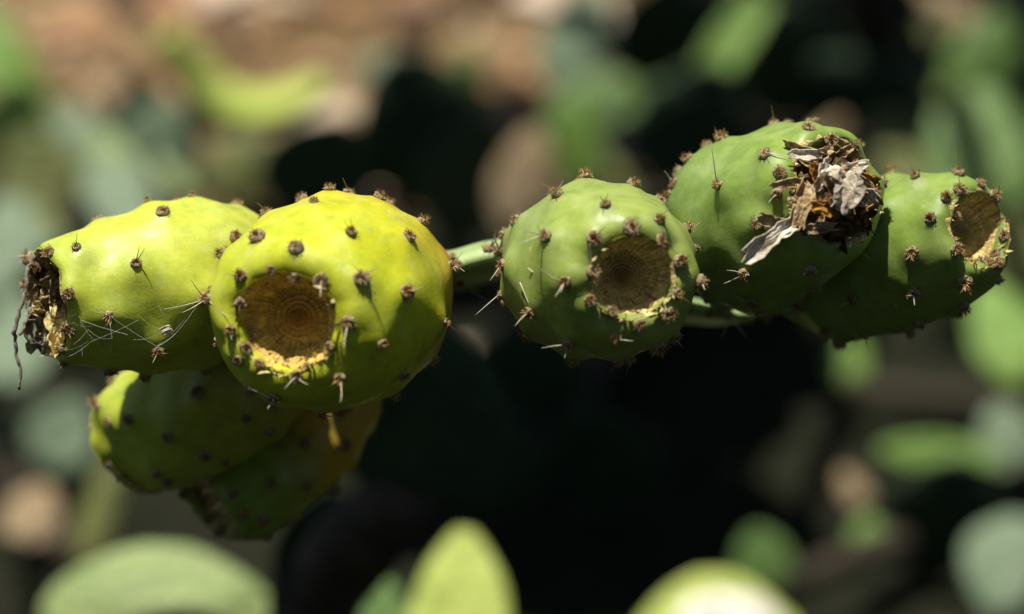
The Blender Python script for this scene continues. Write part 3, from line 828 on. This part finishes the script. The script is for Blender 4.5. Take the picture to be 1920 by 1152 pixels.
# the older pads that carry it, going down behind the lower pears to the ground
def mpad(px, py, d, wpx, lpx, kind, v, **kw):
    c = at(px, py, d); wd = px2m(wpx, d); ln = px2m(lpx, d)
    Rm = Matrix.Rotation(R(kw.get('yaw', 0)), 4, 'Z') @ Matrix.Rotation(-R(kw.get('tilt', 0)), 4, 'X') @ Matrix.Rotation(R(kw.get('roll', 0)), 4, 'Y')
    Mw = Matrix.Translation(c) @ Rm @ Matrix.Diagonal((wd, (wd + ln) * .5 * kw.get('flat', 1), ln, 1))
    q = place_pad(main, Mw, kind, v); q.matrix_local = MiM @ Mw; return Mw
mpad(610, 1030, 1.06, 190, 260, 'dark', 2, tilt=-6, roll=8)
mpad(790, 770, .95, 320, 420, 'dark', 0, tilt=-4, roll=-10)
add_plant('broad pale-green cactus at lower left with arched sunlit pads', -.24, 1.3, [
    (300, 1136, 1.3, 460, 240, dict(roll=4, tilt=40, k='pale', v=3)),
    (345, 1215, 1.2, 300, 190, dict(roll=8, tilt=-12, k='dark', v=0)),  # separate dark pad paints the shaded underside of the arch
    (862, 1150, 1.25, 190, 320, dict(roll=3, tilt=42, k='yellow', v=0, label='bright yellow-green pointed pad')),
    (680, 1165, 1.35, 300, 170, dict(roll=60, tilt=38, k='green', v=1)),
    (540, 1120, 1.5, 60, 160, dict(roll=-10, tilt=20, k='olive', v=1)),
], stem_r=.014)
stem(main, [gm, at(560, 1300, 1.1), at(590, 1110, 1.1), at(690, 1000, 1.0), at(760, 930, .96)], .03, .014)

# ================================================================== the pears
fr = []
# 1: large yellow-green pear lying to the left
F1, M1 = make_fruit('prickly_pear_fruit', 'yellow-green pear lying on its side at far left, withered strand at its tip', at(325, 536, .645), camdir(-.87, -.13, .47), .066, px2m(156, .645), tm=.50,
    neck=.008, rim=px2m(98, .645), depth=.004, p=1.7, q=1.25, mat=SK_YG, smat=SC_OL, seed=1, cork=1.0, lump=.0010, fibres=60, fibre_dir=-cu_,
    areoles=[(360, 366), (184, 415), (306, 409), (146, 474), (255, 500), (85, 453), (436, 452), (205, 592, 1.1), (294, 650, 1.1), (208, 684), (386, 688), (66, 490, 1.2), (95, 480, 1.2), (101, 525, 1.2), (114, 508, 1.1), (124, 585, 1.15), (132, 615, 1.1), (112, 622, 1.1), (64, 531), (129, 552, 1.2), (75, 566, 1.1), (108, 542), (129, 650, 1.2), (102, 643, 1.1), (125, 669), (378, 559, 1.1)],
    spines=[((378, 559), (355, 520), .006), ((378, 559), (305, 580), .008), ((378, 559), (340, 587), .008), ((255, 500), (262, 460), .003), ((255, 500), (272, 464), .003)])
# 2: the biggest ripe yellow pear
F2, M2 = make_fruit('prickly_pear_fruit', 'largest ripe yellow pear with a brown crater facing the viewer', at(627, 566, .622), camdir(-.27, -.15, .95), .072, px2m(206, .622), tm=.55,
    neck=.009, rim=px2m(97, .6), depth=.0072, p=2.1, q=2.0, mat=SK_YEL, smat=SC_BR, seed=2, squash=(1.035, .95), lump=.0008, tub=.0009, broad=.0009, fibres=110, fibre_dir=-cu_,
    areoles=[(496, 394), (590, 388, 1.1), (618, 356), (711, 370, 1.1), (795, 413), (488, 452, 1.1), (558, 470, 1.15), (655, 444, 1.1), (761, 451, 1.05), (456, 519, 1.15), (515, 508, 1.1), (562, 522), (603, 526, 1.1), (675, 526, 1.15), (755, 550, 1.1), (836, 502), (450, 562, 1.1), (618, 574), (653, 602, 1.1), (826, 604), (711, 641, 1.1), (438, 614, 1.1), (462, 626, 1.1), (474, 647, 1.1), (451, 671, 1.15), (498, 677, 1.1), (622, 651), (579, 677), (558, 701, 1.1), (636, 703, 1.2), (751, 695), (518, 737, 1.1), (602, 771, 1.1), (474, 723), (737, 735), (424, 482), (402, 562, 1.1), (398, 645)],
    spines=[((603, 526), (600, 560), .004), ((653, 602), (645, 655), .006), ((636, 703), (638, 757), .006), ((518, 737), (465, 727), .006), ((518, 737), (501, 768), .004), ((558, 701), (580, 722), .004), ((558, 701), (533, 730), .004), ((675, 526), (712, 500), .004), ((755, 550), (795, 537), .004), ((533, 605), (560, 655), .003, 1), ((602, 771), (645, 785), .004), ((402, 562), (432, 598), .008), ((836, 502), (870, 470), .004), ((836, 502), (872, 510), .004)])
# 3: round green pear
F3, M3 = make_fruit('prickly_pear_fruit', 'round green pear with a dark ringed crater, middle of the row', at(1120, 505, .622), camdir(.26, -.09, .96), .060, px2m(165, .622), tm=.54,
    neck=.007, rim=px2m(80, .6), depth=.0074, p=2.1, q=2.0, mat=SK_GRN, smat=SC_DK, seed=3, squash=(1.04, .97), fibres=120, fibre_dir=-cu_,
    areoles=[(1099, 330), (1051, 378, 1.1), (1137, 396, 1.1), (1182, 359), (1237, 369), (1229, 421, 1.1), (1178, 430, 1.1), (1032, 449, 1.1), (964, 412), (1115, 449, 1.1), (1231, 458, 1.1), (1268, 490, 1.1), (1103, 503, 1.05), (1065, 528, 1.2), (955, 499), (936, 554), (1261, 544, 1.2), (1297, 524, 1.1), (1003, 578, 1.1), (1108, 562, 1.2), (1138, 581, 1.1), (1245, 586, 1.2), (1194, 606, 1.1), (1153, 624, 1.15), (1073, 631, 1.1), (1227, 638, 1.15), (991, 631), (1076, 665), (1158, 663), (1183, 677), (1256, 622), (1290, 578), (1288, 428, 1.1), (1302, 467)],
    spines=[((1032, 449), (975, 432), .006), ((1032, 449), (972, 458), .006), ((1065, 528), (1040, 558), .005), ((1065, 528), (1050, 550), .005), ((1065, 528), (1003, 497), .006), ((990, 503), (1033, 537), .003, 1), ((975, 530), (992, 572), .003, 1), ((1003, 578), (965, 612), .006), ((1073, 631), (1015, 653), .006), ((955, 499), (918, 527), .004), ((936, 554), (890, 592), .004), ((1229, 421), (1263, 385), .004), ((1051, 378), (1040, 352), .004), ((1137, 396), (1124, 366), .004), ((1115, 449), (1135, 425), .005), ((1103, 503), (1105, 455), .003), ((1153, 624), (1188, 640), .004), ((1297, 524), (1325, 526), .003), ((1297, 524), (1322, 545), .003)])
# 4: green pear with the dried flower
F4, M4 = make_fruit('prickly_pear_fruit', 'dark green pear with a crumpled dried flower still on its tip', at(1436, 412, .641), camdir(.50, .22, .84), .062, px2m(158, .641), tm=.54,
    neck=.007, rim=px2m(98, .62), depth=.007, p=2.2, q=1.6, mat=SK_GRN2, smat=SC_DK, seed=4, squash=(1.0, 1.0), lump=.0015, tub=.0014, broad=.0019, fibres=20,
    areoles=[(1453, 241), (1478, 231), (1560, 243), (1359, 275, 1.1), (1284, 293), (1440, 301, 1.15), (1513, 257, 1.15), (1539, 275, 1.1), (1581, 287, 1.15), (1265, 344), (1255, 365), (1362, 353, 1.15), (1633, 308), (1466, 332, 1.1), (1460, 363, 1.1), (1428, 419, 1.1), (1402, 499), (1519, 493), (1524, 525), (1414, 551), (1318, 570), (1428, 573)],
    spines=[((1362, 353), (1333, 268), .004), ((1402, 499), (1357, 532), .005), ((1402, 499), (1362, 507), .005), ((1402, 499), (1405, 517), .004), ((1460, 363), (1476, 333), .004), ((1460, 363), (1440, 382), .004), ((1440, 301), (1480, 293), .003), ((1265, 344), (1245, 320), .003)])
# 5: green pear at the right end
F5, M5 = make_fruit('prickly_pear_fruit', 'green pear at the far right with a straw-fringed crater', at(1658, 487, .660), camdir(.57, .20, .80), .071, px2m(142, .660), tm=.52,
    neck=.006, rim=px2m(72, .64), depth=.0052, p=1.9, q=1.5, mat=SK_GRN2, smat=SC_OL, seed=5, lump=.0012, tub=.0012, broad=.0013, fibres=110, fibre_dir=-cu_, asc=.93,
    areoles=[(1672, 328), (1719, 342), (1794, 339, 1.1), (1842, 339), (1795, 366, 1.1), (1828, 355, 1.1), (1853, 380, 1.1), (1878, 384), (1772, 380, 1.1), (1747, 414, 1.1), (1783, 431), (1883, 416, 1.1), (1880, 445, 1.1), (1881, 469), (1869, 481), (1787, 466, 1.1), (1809, 472), (1834, 494, 1.05), (1861, 506), (1714, 473, 1.05), (1803, 520, 1.15), (1714, 541), (1605, 555, 1.1), (1509, 566), (1467, 572), (1803, 562), (1722, 595), (1622, 617), (1547, 627), (1612, 464, 1.05), (1655, 392)],
    spines=[((1605, 555), (1572, 577), .006), ((1509, 566), (1465, 585), .006), ((1714, 541), (1715, 574), .004), ((1714, 541), (1698, 555), .004), ((1803, 520), (1810, 547), .004), ((1612, 464), (1635, 488), .004), ((1509, 566), (1502, 598), .004)])
# 6, 7: the two hanging below in shade
F6, M6 = make_fruit('prickly_pear_fruit', 'shaded green pear hanging under the far-left pear, its tip sunlit', at(398, 742, .680), camdir(-.76, -.44, -.44), .066, px2m(134, .68), tm=.5,
    neck=.007, rim=px2m(100, .68), depth=.007, p=1.6, q=1.2, mat=SK_DK, smat=SC_DK, seed=6, lump=.0016, tub=.001, broad=.0012, fibres=10,
    areoles=[(199, 703), (155, 742), (194, 765, .8), (213, 791, .8), (248, 784), (377, 738, 1.05), (321, 814), (463, 777), (386, 846), (504, 801), (521, 816), (298, 880), (314, 892), (391, 885), (421, 857)])
F7, M7 = make_fruit('prickly_pear_fruit', 'lowest pear, shaded green with an orange upper end, below the largest yellow pear', at(545, 818, .703), camdir(-.60, -.60, .42), .060, px2m(116, .703), tm=.48,
    neck=.009, rim=px2m(72, .69), depth=.006, p=2.0, q=1.4, mat=SK_OR, smat=SC_DK, seed=7, lump=.0010, fibres=20,
    areoles=[(568, 833), (639, 831), (506, 904), (568, 907), (617, 907), (489, 967), (535, 970), (364, 911), (374, 938), (438, 928), (397, 918), (418, 989), (458, 995), (494, 997), (455, 958), (377, 962), (634, 774), (410, 950, 1.2), (430, 975, 1.2)])

# ------------------------------------------------------------------ dried flower on pear 4
def petal(parent, Mi, b, t, wpx, db, dt, mat, curl=.25, seed=0, crumple=1.0, taper=(.55, 1.0, .75), name='dried_petal'):
    """crumpled petal from pixel b (distance db) to pixel t (distance dt), a sheet of real thickness"""
    rn = random.Random(seed); p0, p1 = at(b[0], b[1], db), at(t[0], t[1], dt)
    ax = p1 - p0; L = ax.length; ax.normalize()
    toc = (CAM - (p0 + p1) * .5).normalized()
    sd = ax.cross(toc).normalized(); up = sd.cross(ax).normalized()
    tw = rn.uniform(-.7, .7); W = px2m(wpx, db); n1, n2 = 12, 9
    top = []
    for i in range(n1 + 1):
        u = i / n1; wd = W * .5 * float(np.interp(u, [0, .5, 1], taper)) * (1 + .12 * rn.uniform(-1, 1))
        for j in range(n2 + 1):
            v = j / n2 * 2 - 1
            s_ = sd * math.cos(tw * u) + up * math.sin(tw * u)
            q = noise.noise_vector(V((u * 3.2 + seed * 3.1, v * 2.4, seed))) * W * .22 * crumple
            q += noise.noise_vector(V((u * 8 + seed, v * 7, seed + 5))) * W * .07 * crumple
            jag = (1 + .10 * rn.uniform(-1, 1)) if i == n1 else 1
            p = p0 + ax * L * u * jag + s_ * v * wd + up * (math.sin(u * math.pi) * curl * L + (v * v) * W * .25 * math.copysign(1, curl)) + q
            top.append(p)
    vs = [Mi @ p for p in top]; N = len(vs); th = .00022
    me0 = mesh('t', vs, [(i * (n2 + 1) + j, i * (n2 + 1) + j + 1, (i + 1) * (n2 + 1) + j + 1, (i + 1) * (n2 + 1) + j) for i in range(n1) for j in range(n2)])
    nr = np.zeros(N * 3); me0.vertices.foreach_get('normal', nr); nr = nr.reshape(-1, 3); bpy.data.meshes.remove(me0)
    vs2 = vs + [v - V(nr[k]) * th for k, v in enumerate(vs)]
    fs = []
    for i in range(n1):
        for j in range(n2):
            a = i * (n2 + 1) + j; f = (a, a + 1, a + n2 + 2, a + n2 + 1)
            fs.append(f); fs.append(tuple(x + N for x in f[::-1]))
    rimv = [j for j in range(n2 + 1)] + [i * (n2 + 1) + n2 for i in range(1, n1 + 1)] + [n1 * (n2 + 1) + j for j in range(n2 - 1, -1, -1)] + [i * (n2 + 1) for i in range(n1 - 1, 0, -1)]
    for k in range(len(rimv)):
        a, b_ = rimv[k], rimv[(k + 1) % len(rimv)]; fs.append((b_, a, a + N, b_ + N))
    return link(name, mesh(name, vs2, fs, False), parent, mat)
def dried_flower():
    Mi = M4.inverted(); L4 = .062
    # withered flower tube filling the crater
    n = 40; vs, fs = [], []
    prof = [(.0125, L4 - .006), (.0120, L4 - .002), (.0100, L4 + .0005), (.0075, L4 + .001), (.0055, L4 - .001), (.0035, L4 - .003), (.002, L4 - .003)]
    for i, (r, z) in enumerate(prof):
        for k in range(n):
            th = 6.28318 * k / n; j = 1 + .18 * noise.noise(V((math.cos(th) * 5, math.sin(th) * 5, i * .5))) + .05 * math.sin(k * 2.1)
            vs.append(V((math.cos(th) * r * j, math.sin(th) * r * j, z + .0015 * noise.noise(V((math.cos(th) * 4, math.sin(th) * 4, i + 9))))))
    for i in range(len(prof) - 1):
        for k in range(n):
            a = i * n + k; b = i * n + (k + 1) % n; fs.append((a, b, b + n, a + n))
    fs.append(tuple(range((len(prof) - 1) * n, len(prof) * n)))
    fl = link('dried_flower', mesh('dried_flower', vs, fs), F4, M_PETAL_B)
    W_, S_, B_, O_ = M_PETAL_W, M_PETAL_S, M_PETAL_B, M_PETAL_O
    D = .609
    hero = [((1550, 308), (1468, 276), 34, D + .004, D + .006, S_, .10), ((1540, 290), (1480, 290), 22, D + .002, D, W_, .1),
            ((1562, 308), (1526, 352), 38, D - .006, D - .009, W_, .10), ((1578, 325), (1626, 306), 26, D, D - .004, W_, .15),
            ((1592, 325), (1584, 402), 62, D - .004, D - .010, M_PETAL_G, .22), ((1515, 345), (1494, 425), 48, D - .002, D - .006, S_, .15),
            ((1503, 408), (1400, 480), 34, D - .003, D - .012, W_, .05), ((1480, 425), (1424, 410), 26, D, D - .004, S_, .1),
            ((1600, 335), (1643, 388), 46, D + .002, D + .002, S_, .2), ((1562, 392), (1520, 384), 30, D - .008, D - .012, O_, .3),
            ((1560, 385), (1602, 440), 62, D + .001, D - .001, B_, .15), ((1512, 432), (1566, 424), 24, D - .006, D - .008, S_, .2),
            ((1535, 318), (1462, 320), 44, D + .008, D + .006, B_, .1), ((1535, 360), (1470, 345), 34, D + .004, D + .004, B_, .15),
            ((1610, 350), (1650, 345), 36, D + .008, D + .008, B_, .2), ((1545, 400), (1560, 470), 70, D + .006, D + .008, B_, .1),
            ((1590, 400), (1625, 440), 40, D + .008, D + .012, B_, .1), ((1530, 300), (1560, 280), 26, D + .004, D + .004, S_, .2),
            ((1560, 345), (1540, 330), 24, D - .006, D - .012, S_, .3), ((1600, 360), (1625, 375), 30, D - .004, D - .006, S_, .3),
            ((1500, 385), (1478, 395), 22, D, D - .003, S_, .3), ((1530, 415), (1505, 440), 26, D, D - .003, B_, .3), ((1575, 290), (1600, 275), 20, D + .008, D + .006, S_, .2)]
    rq = random.Random(31)
    for k in range(34):
        a = rq.uniform(0, 6.283); r0 = rq.uniform(10, 55); r1 = r0 + rq.uniform(25, 55); a2 = a + rq.uniform(-.7, .7)
        cxx, cyy = 1552, 358
        fwd_ = rq.uniform(-.006, .007)
        hero.append(((cxx + math.cos(a) * r0, cyy + math.sin(a) * r0 * .9), (cxx + math.cos(a2) * r1, cyy + math.sin(a2) * r1 * .9), rq.uniform(18, 44), D + .003, D + fwd_, rq.choice((S_, S_, B_, B_, B_, S_, O_, W_)), rq.uniform(.1, .35)))
    for k, (b, t, wpx, db, dt, m_, cu) in enumerate(hero):
        tp = (.6, 1.0, .7)
        if k == 6: tp = (.9, .75, 1.15)
        if k == 2: tp = (1.1, .8, .3)
        petal(fl, Mi, b, t, wpx, db, dt, m_, cu, 20 + k, 1.1, tp)
dried_flower()

# ------------------------------------------------------------------ withered strand and cobweb at the tip of pear 1
def strand():
    Mi = M1.inverted(); d = .634
    def tb(pp, r, name, mat, kn=1.0, n=7):
        pts = []
        for i in range(len(pp) - 1):
            for f in (0, .2, .4, .6, .8):
                a, b = pp[i], pp[i + 1]; p = at(a[0] + (b[0] - a[0]) * f, a[1] + (b[1] - a[1]) * f, d + a[2] + (b[2] - a[2]) * f)
                pts.append(p + noise.noise_vector(p * 900) * r * kn)
        pts.append(at(pp[-1][0], pp[-1][1], d + pp[-1][2]))
        rr = [r * (1 + .35 * noise.noise(p * 700)) * (1 - .45 * i / len(pts)) for i, p in enumerate(pts)]
        vs, fs = tube_geo([Mi @ p for p in pts], rr, n)
        return link(name, mesh(name, vs, fs), F1, mat)
    tb([(66, 478, 0), (52, 505, -.003), (48, 545, -.004), (36, 585, -.005), (27, 625, -.005), (31, 665, -.004), (38, 695, -.004), (36, 730, -.004)], .00065, 'withered_strand', M_TWIG)
    tb([(74, 566, 0), (58, 580, -.003), (48, 606, -.004), (36, 628, -.005)], .00065, 'withered_strand', M_TWIG)
    tb([(95, 480, 0), (92, 520, -.002), (100, 560, -.002)], .0005, 'withered_strand', M_TWIG)
    # grey withered flap inside the crater
    petal(F1, Mi, (78, 560), (72, 660), 60, d + .004, d + .002, plain('withered_flap', (.20, .20, .13), (.42, .40, .28), 260, .7, .0006), .1, 77, .8, (.7, 1, .8), 'withered_petal')
    petal(F1, Mi, (105, 585), (112, 660), 46, d - .002, d - .002, M_FIBRE, .1, 78, 1.0, (.8, 1, .8), 'withered_petal')
    petal(F1, Mi, (85, 500), (95, 560), 50, d + .002, d + .002, M_PETAL_B, .1, 79, 1.2, (.8, 1, .8), 'withered_petal')
    rp = random.Random(44)
    for k in range(20):
        x0 = rp.uniform(66, 112); y0 = rp.uniform(485, 580)
        petal(F1, Mi, (x0, y0), (x0 + rp.uniform(-18, 18), y0 + rp.uniform(-26, 30)), rp.uniform(9, 24), d + rp.uniform(-.002, .003), d - .002 + rp.uniform(-.003, .003), rp.choice((M_PETAL_S, M_PETAL_S, M_PETAL_B, M_WOOL)), rp.uniform(.1, .4), 400 + k, 1.3, (.7, 1, .5), 'withered_petal')
    for k in range(16):
        x0 = rp.uniform(74, 124); y0 = rp.uniform(560, 650)
        petal(F1, Mi, (x0, y0), (x0 + rp.uniform(-22, 14), y0 + rp.uniform(-34, 34)), rp.uniform(9, 26), d - .001 + rp.uniform(-.002, .003), d - .003 + rp.uniform(-.003, .003), rp.choice((M_FIBRE, M_FIBRE, M_PETAL_S, M_PETAL_W)), rp.uniform(.1, .4), 300 + k, 1.3, (.7, 1, .5), 'withered_petal')
    # cobweb threads
    m, nt, b = new_mat('cobweb_silk'); b.inputs['Base Color'].default_value = (.7, .72, .66, 1); b.inputs['Roughness'].default_value = .4
    rn = random.Random(8); vs, fs = [], []
    def th(a, c, sag=.0005, r=.00004):
        p0, p1 = at(*a), at(*c); pts = [p0.lerp(p1, t) - cu_ * sag * math.sin(t * math.pi) for t in (0, .25, .5, .75, 1)]
        v2, f2 = tube_geo([Mi @ p for p in pts], [r] * 5, 3, False); o_ = len(vs); vs.extend(v2); fs.extend([tuple(i + o_ for i in f) for f in f2])
    e = .613
    for a, c in [((378, 560, e + .002), (330, 625, e + .008)), ((330, 625, e + .008), (295, 650, e + .006)), ((205, 592, e), (210, 635, e - .002)), ((210, 635, e - .002), (165, 618, e + .002)),
                 ((165, 618, e + .002), (129, 650, e + .006)), ((176, 570, e), (205, 592, e)), ((129, 669, e + .006), (172, 640, e)), ((172, 640, e), (260, 600, e)), ((150, 600, e), (240, 628, e - .002)),
                 ((36, 620, d - .005), (110, 660, d)), ((30, 640, d - .005), (95, 640, d)), ((48, 600, d - .004), (120, 590, d - .004)), ((205, 592, e), (294, 650, e + .004)), ((294, 650, e + .004), (345, 600, e + .004))]:
        th(a, c, rn.uniform(.0002, .001), rn.uniform(.00002, .000045))
    for _ in range(14):
        x0 = rn.uniform(140, 330); y0 = rn.uniform(575, 660); th((x0, y0, e), (x0 + rn.uniform(-70, 70), y0 + rn.uniform(-40, 40), e + rn.uniform(-.002, .004)), rn.uniform(.0002, .001), .000016)
    wbo = link('cobweb', mesh('cobweb', vs, fs), F1, m); wbo['kind'] = 'stuff'
    # two pale scraps caught in the web
    for (bx, by), (tx, ty) in (((303, 628), (322, 618)), ((300, 620), (318, 612))):
        petal(F1, Mi, (bx, by), (tx, ty), 7, e + .003, e + .003, M_PETAL_W, .1, bx, .6, (.6, 1, .5), 'web_scrap')
strand()

# ------------------------------------------------------------------ pad with painted sun glare poking in at the bottom right
def glare_pad():
    d = 1.5; g = gpt(at(1345, 1200, d).x, at(1345, 1200, d).y + .05)
    o, M = plant('yellow-green pad with sun glare painted as a white patch at the bottom right edge', None, g); Mi = M.inverted()
    c = at(1345, 1228, d); wd, ln = px2m(360, d), px2m(310, d)
    Mw = Matrix.Translation(c) @ Matrix.Rotation(-R(38), 4, 'X') @ Matrix.Diagonal((wd, (wd + ln) * .5, ln, 1))
    q = place_pad(o, Mw, 'yellow', 4); q.matrix_local = Mi @ Mw
    # white sheet lying on the pad: its sun glare put into colour
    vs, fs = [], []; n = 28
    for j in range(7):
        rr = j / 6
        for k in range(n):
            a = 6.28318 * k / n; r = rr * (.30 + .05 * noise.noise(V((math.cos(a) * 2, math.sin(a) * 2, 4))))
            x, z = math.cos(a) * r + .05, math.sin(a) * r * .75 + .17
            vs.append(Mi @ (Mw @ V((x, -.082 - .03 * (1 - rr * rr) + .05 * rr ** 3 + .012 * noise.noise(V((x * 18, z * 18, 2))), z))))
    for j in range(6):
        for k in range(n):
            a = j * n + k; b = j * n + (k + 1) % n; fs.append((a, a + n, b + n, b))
    link('glare_patch', mesh('glare_patch', vs, fs), o, plain('glare_white', (.55, .50, .42), (.82, .80, .74), 40, .9, .004))
    foot = Mw @ V((0, 0, -.47)); stem(o, [g, g.lerp(foot, .5) + V((0, .02, 0)), foot], .03, .02)
glare_pad()
